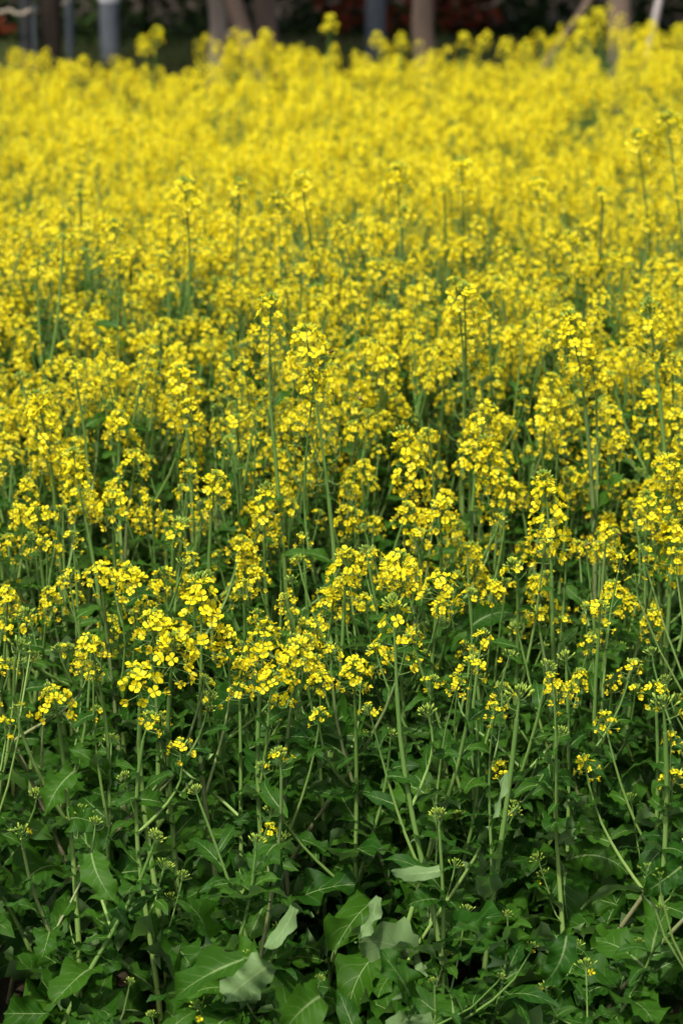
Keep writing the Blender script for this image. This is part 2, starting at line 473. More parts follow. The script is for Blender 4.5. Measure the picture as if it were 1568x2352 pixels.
for store, FS, nbf, nff in ((HEADS_LO, FLOWERS_LO, .6, .78), (HEADS_FAR, FLOWERS_FAR, .3, .8)):
    for k in ('dome', 'spike', 'flat', 'bud', 'small', 'pod', 'tight'):
        store[k] = []
        for i, (nf, nb, lf, lp, sp) in enumerate(KINDS[k][:5]):
            P, fl, mid, top = raceme(5000 + 31 * i, int(nf * nff), int(nb * nbf), lf, min(lp, .08), sp, 1, .012)
            rg = np.random.default_rng(i + 50)
            g2 = Geo(); g2.put(P)
            for M, kk in fl:
                V, T, Q, mt, mq, A = FS[kk][int(rg.integers(len(FS[kk])))]
                g2.put((V, T, Q, mt + 2, mq + 2, A), M)
            store[k].append((g2.pack(), mid, top))

def leaf_geo(seed, kind='stem', Ln=.10, W=.022, nu=7, nv=12):
    """along +y, upper face +z"""
    rg = np.random.default_rng(seed); g = Geo()
    us = np.linspace(-1, 1, nu); vs = np.linspace(0, 1, nv)
    f1, f2, p1, p2 = rg.uniform(2.0, 3.4), rg.uniform(5, 8), rg.random() * 6.28, rg.random() * 6.28
    ruff = rg.uniform(.05, .13) * W * (4.0 if kind == 'basal' else 3.2)
    fold = R(rg.uniform(8, 30)); droop = R(rg.uniform(25, 95)); e0 = R(rg.uniform(10, 45)); twist = R(rg.normal(0, 22)); bendx = rg.normal(0, .25)
    y = z = x = 0.0
    V, A = [], []
    teeth = rg.uniform(-1, 1, (nv, 2)); q1, q2 = rg.uniform(1.2, 2.6, 2); o1, o2 = rg.random(2) * 6.28
    hs = rg.uniform(-.05, .05)
    for i, v in enumerate(vs):
        dv = (1.0 / (nv - 1)) * Ln if i else 0.0
        e = e0 - droop * v ** 1.3
        y += dv * math.cos(e); z += dv * math.sin(e); x += dv * bendx * v
        if kind == 'stem':
            w = W * (math.sin(math.pi * min(1, .16 + .84 * v) ** .95)) ** .75 if v < .985 else W * .05
            if v < .12: w = max(w, W * .75)
        elif kind == 'basal':
            if v < .36: w = W * (.11 + .02 * v)
            else:
                q = (v - .36) / .64
                w = W * (math.sin(math.pi * (q * .93 + .05)) ** .55)
            if v >= .985: w = W * .22
            if .2 < v < .34 and (i % 2): w = W * .34
        else:  # broad
            w = W * math.sin(math.pi * min(1, .1 + .9 * v)) ** .6 if v < .985 else W * .1
        tw = twist * v
        fo = fold * (1 - .5 * v)
        for u in us:
            side = 0 if u < 0 else 1
            ww = w * (1 + .11 * teeth[i, side] * (abs(u) > .9) * (kind != 'stem' or .6))
            ww *= 1 + .13 * math.sin((q1 if side else q2) * 6.28 * v + (o1 if side else o2))
            lx = u * ww * math.cos(fo); lz = abs(u) * ww * math.sin(fo)
            lz += ruff * abs(u) ** 1.6 * math.sin(f1 * 6.28 * v + p1 + (0 if u < 0 else 1.9)) + ruff * .45 * abs(u) * math.sin(f2 * 6.28 * v + p2 + u)
            lz -= .12 * W * (abs(u) ** 2) * (hs * 10)
            X = lx * math.cos(tw) - lz * math.sin(tw); Z = lx * math.sin(tw) + lz * math.cos(tw)
            V.append((x + X, y - Z * math.sin(e), z + Z * math.cos(e))); A.append((u, v, 0))
    g.add(V, None, [(a, b, c, d) for a, b, c, d in grid_quads(nv, nu)], 0, A)
    P = g.pack()
    return P
LEAVES = {'stem': [leaf_geo(400 + i, 'stem', .105 + .012 * (i % 4), .0155 + .0035 * (i % 3)) for i in range(10)],
          'basal': [leaf_geo(500 + i, 'basal', .185 + .02 * (i % 4), .042 + .007 * (i % 3), 9, 21) for i in range(9)],
          'broad': [leaf_geo(600 + i, 'broad', .105 + .012 * (i % 3), .030 + .005 * (i % 3), 7, 17) for i in range(7)],
          'bract': [leaf_geo(700 + i, 'stem', .05, .011, 5, 7) for i in range(5)]}
LEAF_ME = {k: [packed_mesh(P, 'leaf', [LEAF]) for P in v] for k, v in LEAVES.items()}
LEAVES_LO = {'stem': [leaf_geo(400 + i, 'stem', .11, .02, 3, 5) for i in range(4)], 'basal': [leaf_geo(500 + i, 'basal', .22, .055, 3, 7) for i in range(4)],
             'broad': [leaf_geo(600 + i, 'broad', .11, .035, 3, 5) for i in range(4)]}

# ------------------------------------------------------------------ object helpers
def link(name, data, parent=None, M=None):
    o = bpy.data.objects.new(name, data)
    COL.objects.link(o)
    if parent is not None: o.parent = parent
    if M is not None: o.matrix_basis = M
    return o
def tag(o, label=None, cat=None, group=None, kind=None):
    for k, v in (('label', label), ('category', cat), ('group', group), ('kind', kind)):
        if v: o[k] = v
    return o

# ------------------------------------------------------------------ ground, bank, hedge
def ground_z(x, y):
    t = min(1, max(0, (y - 14.1) / 2.0)); t = t * t * (3 - 2 * t)
    return .86 * t + .02 * math.sin(x * 2.1 + y) * math.sin(y * 1.7)
g = Geo()
ys = np.concatenate([np.linspace(-60, 3, 16), np.linspace(3.5, 20, 60), np.linspace(22, 400, 20)])
xs = np.concatenate([np.linspace(-300, -8, 12), np.linspace(-7, 7, 40), np.linspace(8, 300, 12)])
V = [(x, y, ground_z(x, y)) for y in ys for x in xs]
g.add(V, None, grid_quads(len(ys), len(xs)), 0)
tag(link('ground', g.mesh('ground', [SOIL])), kind='structure')

rg = np.random.default_rng(5)
n = 26000
x = rg.uniform(-3.4, 3.4, n); y = rg.uniform(13.9, 17.2, n)
h = rg.uniform(.05, .13, n); a = rg.uniform(0, 6.28, n)
z = np.array([ground_z(p, q) for p, q in zip(x, y)])
dx, dy = np.cos(a), np.sin(a); ln = rg.normal(0, .05, (n, 2))
base = np.stack([x, y, z - .005], 1); sdv = np.stack([dx, dy, 0 * x], 1) * .004
tip = base + np.stack([ln[:, 0], ln[:, 1], h], 1)
V = np.stack([base - sdv, base + sdv, tip], 1).reshape(-1, 3)
g = Geo(); g.add(V, np.arange(n * 3).reshape(-1, 3), None, 0, np.repeat(np.stack([0 * x, 0 * x, rg.random(n)], 1), 3, 0))
tag(link('grass', g.mesh('grass', [GRASS], False)), 'short olive grass on the bank behind the yellow field', 'grass', None, 'stuff')

def leaf_cloud(rg, C, size, tint, flat=.5):
    """small folded two-triangle leaves at points C"""
    n = len(C)
    d = rg.normal(0, 1, (n, 3)); d[:, 2] *= flat; d /= np.linalg.norm(d, axis=1)[:, None]
    r = rg.normal(0, 1, (n, 3)); s = np.cross(d, r); s /= np.linalg.norm(s, axis=1)[:, None]
    nn = np.cross(d, s)
    L_ = size * rg.uniform(.7, 1.3, (n, 1))
    V = np.stack([C, C + d * L_ * .5 + s * L_ * .22 + nn * L_ * .06, C + d * L_, C + d * L_ * .5 - s * L_ * .22 + nn * L_ * .06], 1).reshape(-1, 3)
    b = np.arange(n)[:, None] * 4
    T = np.concatenate([b + [0, 1, 2], b + [0, 2, 3]])
    A = np.repeat(np.stack([np.zeros(n), np.zeros(n), tint], 1), 4, 0)
    return V, T, A
hedge = link('hedge', None); hedge.location = (0, 17.6, .86)
tag(hedge, 'tall dark hedge with dull red young leaves along the back', 'hedge')
def hedge_points(rg, n, front):
    x = rg.uniform(-4.2, 4.2, n)
    z = 2.3 * rg.random(n) ** 1.8
    y = (.12 * np.sin(x * 2.3 + 1.0) + .15 * np.sin(z * 3.1 + x) + np.abs(rg.normal(0, front, n)))
    return np.stack([x, y, z], 1)
C = hedge_points(rg, 26000, .28)
V, T, A = leaf_cloud(rg, C, .085, rg.random(len(C)) * (.4 + .6 * (np.sin(C[:, 0] * 4.1) * np.sin(C[:, 2] * 4.7) > 0)))
g = Geo(); g.add(V, T, None, 0, A)
tag(link('foliage', g.mesh('hedge_foliage', [HEDGE_G], False), hedge), kind='stuff')
C = hedge_points(rg, 22000, .10); C[:, 1] -= .06
keep = (np.sin(C[:, 0] * 3.3 + .6) + np.sin(C[:, 2] * 4.3 + C[:, 0] * 1.7) + .5 * np.sin(C[:, 0] * 9.0 + C[:, 2] * 5)) > .55
keep &= (C[:, 2] > .07)
C = C[keep]
V, T, A = leaf_cloud(rg, C, .075, rg.random(len(C)))
g = Geo(); g.add(V, T, None, 0, A)
tag(link('red_foliage', g.mesh('hedge_red_foliage', [HEDGE_R], False), hedge), kind='stuff')
g = Geo()
bx = [(-4.3, .55, 0), (4.3, .55, 0), (4.3, .95, 0), (-4.3, .95, 0), (-4.3, .55, 2.2), (4.3, .55, 2.2), (4.3, .95, 2.2), (-4.3, .95, 2.2)]
for k in range(15):
    xx = -4.2 + k * .6
    tube(g, [(xx, .7, -.05), (xx + .05, .72, .8), (xx - .04, .75, 2.1)], [.03, .025, .012], 6, 0)
for k in range(30):     # twiggy core
    xx = -4.2 + k * .29
    tube(g, [(xx, .75, .3), (xx + .2, .7, 1.0), (xx - .1, .65, 1.9)], [.015, .012, .006], 4, 0)
link('branches', g.mesh('hedge_branches', [BARK_DARK]), hedge)

# ------------------------------------------------------------------ trees, posts and props behind the field
def trunk_geo(P, R0, sides=14, seed=0):
    rg = np.random.default_rng(seed); g = Geo()
    P = np.asarray(P, float); n = 16
    t = np.linspace(0, 1, n); seg = np.linspace(0, 1, len(P))
    Q = np.stack([np.interp(t, seg, P[:, i]) for i in range(3)], 1)
    Q[1:-1, :2] += rg.normal(0, .006, (n - 2, 2))
    rad = np.interp(t, [0, .04, .15, 1], [R0 * 1.35, R0 * 1.15, R0, R0 * .78]) * (1 + rg.normal(0, .025, n))
    tube(g, Q, rad, sides, 0, (0, 0, 0))
    return g
rgc = np.random.default_rng(11)
cl = rgc.normal(0, 1, (46, 3)); cl /= np.linalg.norm(cl, axis=1)[:, None]; cl *= rgc.uniform(.45, 1, (46, 1)) * np.array([1.25, 1.25, .85])
C = (cl[:, None, :] + rgc.normal(0, .17, (46, 90, 3))).reshape(-1, 3)
V, T, A = leaf_cloud(rgc, C, .13, np.clip(np.repeat(rgc.random(46), 90) * .7 + rgc.random(46 * 90) * .3, 0, 1))
g = Geo(); g.add(V, T, None, 0, A)
CROWN_ME = g.mesh('crown', [CROWN], False)
g = Geo()
for k in range(9):
    a = k * 2.4; e = rgc.uniform(.5, 1.1)
    d = np.array([math.cos(a) * math.cos(e), math.sin(a) * math.cos(e), math.sin(e)])
    tube(g, [(0, 0, -.75), d * .45 + (0, 0, -.5), d * 1.1 + (0, 0, -.35)], [.045, .028, .008], 6, 0)
LIMB_ME = g.mesh('limbs', [BARK])
def tree(label, x_top, x_base, y_base, w, Y, mt, seed, top_z=3.4, stub=None):
    b = at_depth(x_base, y_base, Y); b.z = ground_z(b.x, Y)
    p1 = at_depth(x_base, y_base, Y); p0 = at_depth(x_top, 0, Y)
    dirx = (p0.x - p1.x) / max(p0.z - p1.z, .05)
    bx = p1.x - dirx * (p1.z - b.z)
    dep = project((p1.x, Y, p1.z))[2]
    rad = w * dep / FPX / 2
    root = link('tree', None); root.location = (bx, Y, b.z)
    H = top_z - b.z
    tag(root, label, 'tree', 'trees along the back of the field')
    tx = dirx * min(H, 1.4) + dirx * .5 * max(0, H - 1.4)
    g = trunk_geo([(0, 0, -.05), (dirx * .7, 0, .7), (dirx * 1.4, 0, 1.4), (tx, 0, H)], rad, 14, seed)
    tr = link('trunk', g.mesh('trunk', [mt]), root)
    if stub:
        g = Geo(); tube(g, [(stub * .3, 0, stub_z(b, p1)), (stub, -.03, stub_z(b, p1) + .05)], [rad * .6, rad * .45], 10, 0)
        link('branch', g.mesh('branch', [mt]), root)
    link('limbs', LIMB_ME, root, Matrix.Translation((tx, 0, H + 1.0)) @ Matrix.Scale(1.25, 4))
    link('crown', CROWN_ME, root, Matrix.Translation((tx, 0, H + 1.5)) @ Matrix.Rotation(seed * 1.7, 4, 'Z') @ Matrix.Scale(1.0 + .1 * (seed % 3), 4))
    return root
def stub_z(b, p1): return p1.z - b.z + .03
tree('dark brown trunk beside the black roped post', 117, 117, 130, 60, 14.25, BARK_DARK, 1)  # bark colour itself is a very dark brown
tree('pale grey upright trunk touching a leaning brown one', 497, 497, 105, 40, 15.6, BARK_PALE, 2, stub=.10)
tree('brown trunk leaning away from the pale upright trunk', 533, 583, 130, 48, 15.2, BARK, 3)
tree('straight grey brown trunk behind a double stacked yellow head', 610, 610, 100, 52, 15.8, BARK, 4)
tree('straight brown trunk beside the slate coloured post', 970, 972, 120, 53, 15.4, BARK, 5)
tree('thickest grey brown trunk, between two slim leaning props', 1422, 1424, 130, 62, 14.9, BARK, 6)

def post(name, label, x, y_base, w, Y, mt, top_z, cap=None, cat='post'):
    p = at_depth(x, y_base, Y); gz = ground_z(p.x, Y)
    rad = w * project(p)[2] / FPX / 2
    root = link(name, None); root.location = (p.x, Y, gz)
    tag(root, label, cat)
    g = Geo(); H = top_z - gz
    tube(g, [(0, 0, -.1), (0, 0, H)], rad, 18, 0)
    link('shaft', g.mesh('shaft', [mt]), root)
    if cap:
        g = Geo()
        tube(g, [(0, 0, H * cap), (0, 0, H * cap + .12)], rad * 1.04, 18, 0)
        link('band', g.mesh('band', [WHITE]), root)
    g = Geo(); tube(g, [(0, 0, H), (0, 0, H + .012)], [rad * 1.08, rad * 1.0], 18, 0); link('cap', g.mesh('cap', [mt]), root)
    return root, rad
pg, _ = post('post', 'light grey painted round post with a white band', 252, 105, 43, 16.2, POLE_GREY, 2.3)
g = Geo(); rr = 43 * 16.9 / FPX / 2
zb = at_depth(252, 0, 16.2).z - pg.location.z
tube(g, [(0, 0, zb - .004), (0, 0, zb + .10)], rr * 1.05, 18, 0); link('band', g.mesh('band', [WHITE]), pg)
post('post', 'dark slate blue post between two tree trunks', 862, 75, 46, 16.4, POLE_SLATE, 2.3)
post('post', 'black post tied with rope beside the dark trunk', 62, 150, 30, 14.15, POLE_BLACK, 1.9)
post('post', 'slim dark post with worn white top behind the dark trunk', 160, 72, 19, 16.3, POLE_SLATE, 2.1, .45)
post('stake', 'short pale stake low between black post and dark trunk', 103, 130, 11, 15.1, PROP, ground_z(0, 15.1) + .30, None, 'stake')
post('stake', 'dark grey stake close against the black post', 81, 150, 13, 14.3, POLE_SLATE, at_depth(81, 18, 14.3).z, None, 'stake')
def prop(label, x0, x1, y1, w, Y, mt):
    p0, p1 = at_depth(x0, 0, Y), at_depth(x1, y1, Y)
    d = (p0 - p1); gz = ground_z(p1.x, Y)
    s = (p1.z - gz) / d.z
    b = p1 - d * s; tpt = p0 + d * 2.2
    root = link('prop_stick', None); root.location = b
    tag(root, label, 'support pole', 'tree props at the back')
    rad = w * project(p1)[2] / FPX / 2
    g = Geo(); v = tpt - b
    tube(g, [(0, 0, -.05)] + [tuple(v * t) for t in (.25, .5, .75, 1)], [rad * 1.05, rad, rad, rad * .96, rad * .9], 10, 0)
    link('pole', g.mesh('pole', [mt]), root)
    g = Geo()
    for k in range(3): tube(g, [tuple(v * (.86 + k * .012)), tuple(v * (.868 + k * .012))], rad * 1.18, 10, 0)
    link('binding', g.mesh('binding', [ROPE]), root)
prop('thin brown prop leaning steeply towards the thickest trunk', 1352, 1288, 95, 19, 14.9, BARK)
prop('pale whitish prop pole standing beside the thickest trunk', 1513, 1490, 110, 18, 14.5, PROP)
def rope(label, pts, rad):
    g = Geo(); o = pts[0]
    Q = []
    for a, b in zip(pts[:-1], pts[1:]):
        for t in np.linspace(0, 1, 7)[:-1]:
            s = a.lerp(b, t); s.z -= .02 * 4 * t * (1 - t); Q.append(tuple(s - o))
    Q.append(tuple(pts[-1] - o))
    tube(g, Q, rad, 7, 0)
    r = link('rope', g.mesh('rope', [ROPE])); r.location = o
    tag(r, label, 'rope')
rope('thin rope strung from the black post towards the slim post', [at_depth(-60, 16, 14.0), at_depth(22, 21, 14.05), at_depth(66, 22, 14.06), at_depth(104, 12, 14.4), at_depth(160, -4, 15.5)], .008)

# ------------------------------------------------------------------ rapeseed plants
def leaf_matrix(pos, az, pitch=0.0, scale=1.0, roll=0.0):
    return Matrix.Translation(pos) @ Matrix.Rotation(az - math.pi / 2, 4, 'Z') @ Matrix.Rotation(pitch, 4, 'X') @ Matrix.Rotation(roll, 4, 'Y') @ Matrix.Scale(scale, 4)
SHOOTS = []     # world spots of heads, for the bees and the labels
COUNT = dict(plants=0, leaves=0, heads=0, flowers=0)
def add_head(root, pos, axis, kind, var, scale, roll, single):
    d = HEADS[kind][var % len(HEADS[kind])]
    M = Matrix.Translation(pos) @ frame_z(axis, roll) @ Matrix.Scale(scale, 4)
    h = link('flower_head', d['me'], root, M)
    COUNT['heads'] += 1
    if d['fl']:
        if single:
            for (FM, kk), pi in zip(d['fl'], d['pick']):
                link('flower', FLOWER_ME[kk][pi], h, FM); COUNT['flowers'] += 1
        else:
            b = link('blossoms', blossoms_mesh(d), h); b['kind'] = 'stuff'
    return h
def stem_curve(p0, p1, axis, n=9, k=.35):
    ln = (Vector(p1) - Vector(p0)).length
    return bez(p0, Vector(p0) + Vector((0, 0, ln * k)) + (Vector(p1) - Vector(p0)) * .08, Vector(p1) - Vector(axis).normalized() * ln * k, p1, n)
def add_stem(root, name, P, r0, r1, red, rg, sides=7):
    g = Geo(); n = len(P)
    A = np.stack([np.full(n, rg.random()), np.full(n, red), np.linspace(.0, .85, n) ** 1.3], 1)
    rad = np.linspace(r0, r1, n)
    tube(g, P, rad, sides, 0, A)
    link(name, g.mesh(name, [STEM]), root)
def add_leaf(root, pos, kind, rg, az, scale, pitch=None, roll=None):
    i = int(rg.integers(len(LEAF_ME[kind])))
    p = rg.normal(.12, .25) if pitch is None else pitch
    ro = rg.normal(0, .45) if roll is None else roll
    link('leaf', LEAF_ME[kind][i], root, leaf_matrix(pos, az, p, scale, ro)); COUNT['leaves'] += 1

def plant(base, heads, seed, single=False, leafy=1.0, low_leaves=True, red=None, r0=None, shoots=0, collect=None):
    """heads: list of (world head-middle, kind, variant, scale, axis); the first one ends the main stem"""
    rg = np.random.default_rng(seed)
    root = link('rapeseed_plant', None); root.location = base
    B = Vector(base)
    COUNT['plants'] += 1
    hd = []
    for (c, kind, var, sc, ax) in heads:
        d = HEADS[kind][var % len(HEADS[kind])]
        ax = Vector(ax).normalized()
        hd.append((Vector(c) - B - ax * d['mid'] * sc, kind, var, sc, ax))
    red = (float(rg.random() < .22) * rg.uniform(.5, 1.0)) if red is None else red
    p1, kind, var, sc, ax = hd[0]
    H = max(p1.z, .12)
    r0 = r0 or rg.uniform(.0055, .0078) * min(1.15, .55 + .5 * H)
    P = stem_curve((0, 0, -.02), p1, ax, 10)
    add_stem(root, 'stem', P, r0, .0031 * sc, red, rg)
    add_head(root, p1, ax, kind, var, sc, rg.random() * 6.28, single)
    def along(t):
        i = t * (len(P) - 1); k = min(int(i), len(P) - 2); f = i - k
        return Vector(P[k] * (1 - f) + P[k + 1] * f)
    nodes = []
    az = rg.random() * 6.28
    for k, (q, kind, var, sc, ax) in enumerate(hd[1:]):
        t = min(.86, max(.18, 1 - rg.uniform(.25, .55) - .25 * max(0, (p1.z - q.z)) / max(H, .1)))
        s = along(t)
        if s.z > q.z - .06: t = max(.1, (q.z - .10) / max(H, .1)); s = along(t)
        ln = (q - s).length
        out = Vector((q.x - s.x, q.y - s.y, 0))
        c = bez(s, s + out * .45 + Vector((0, 0, ln * .25)), q - ax * ln * .35, q, 7)
        add_stem(root, 'branch', c, r0 * .62, .0024 * sc, red * rg.random(), rg, 6)
        add_head(root, q, ax, kind, var, sc, rg.random() * 6.28, single)
        a = math.atan2(out.y, out.x) if out.length > .01 else rg.random() * 6.28
        add_leaf(root, s, 'stem', rg, a + rg.normal(0, .3), rg.uniform(.7, 1.15))
        for j in (2, 3, 4, 5): add_leaf(root, Vector(c[j]), 'bract', rg, rg.random() * 6.28, rg.uniform(.7, 1.4))
    # leaves up the main stem
    nl = int(round(leafy * rg.uniform(4, 6.5)))
    for k in range(nl):
        t = rg.uniform(.10, .86)
        s = along(t); az += 2.4 + rg.normal(0, .3)
        kd = 'broad' if rg.random() < .3 + .35 * (t < .45) else 'stem'
        add_leaf(root, s, kd, rg, az, rg.uniform(.55, 1.3) * (1.25 - .5 * t))
    for k in range(int(nl * .8)):          # small leaves high on the stem, round the branches
        s = along(rg.uniform(.4, .93)) + Vector((rg.normal(0, .03), rg.normal(0, .03), 0)) * 0; az += 2.4 + rg.normal(0, .3)
        add_leaf(root, s, 'bract' if rg.random() < .5 else 'stem', rg, az, rg.uniform(.5, .95))
    if low_leaves:
        for k in range(int(round(leafy * rg.uniform(2.5, 4.5)))):
            s = along(rg.uniform(.04, .34)); az += 2.4
            add_leaf(root, s, 'basal', rg, az, rg.uniform(.75, 1.2))
    for k in range(shoots):       # short side shoots with tight buds
        t = rg.uniform(.25, .7); s = along(t); a = rg.random() * 6.28; ln = rg.uniform(.06, .16)
        ax = Vector((math.cos(a) * .35, math.sin(a) * .35, 1)).normalized()
        q = s + Vector((math.cos(a), math.sin(a), 0)) * ln * .5 + Vector((0, 0, ln))
        c = bez(s, s + Vector((math.cos(a) * ln * .3, math.sin(a) * ln * .3, ln * .2)), q - ax * ln * .3, q, 5)
        add_stem(root, 'branch', c, .0026, .0014, red, rg, 5)
        add_head(root, q, ax, 'tight', int(rg.integers(3)), rg.uniform(.75, 1.1), rg.random() * 6.28, single)
        add_leaf(root, s, 'stem', rg, a, rg.uniform(.7, 1.1))
        for j in range(2): add_leaf(root, Vector(c[2 + j]), 'bract', rg, rg.random() * 6.28, rg.uniform(.8, 1.4))
    return root

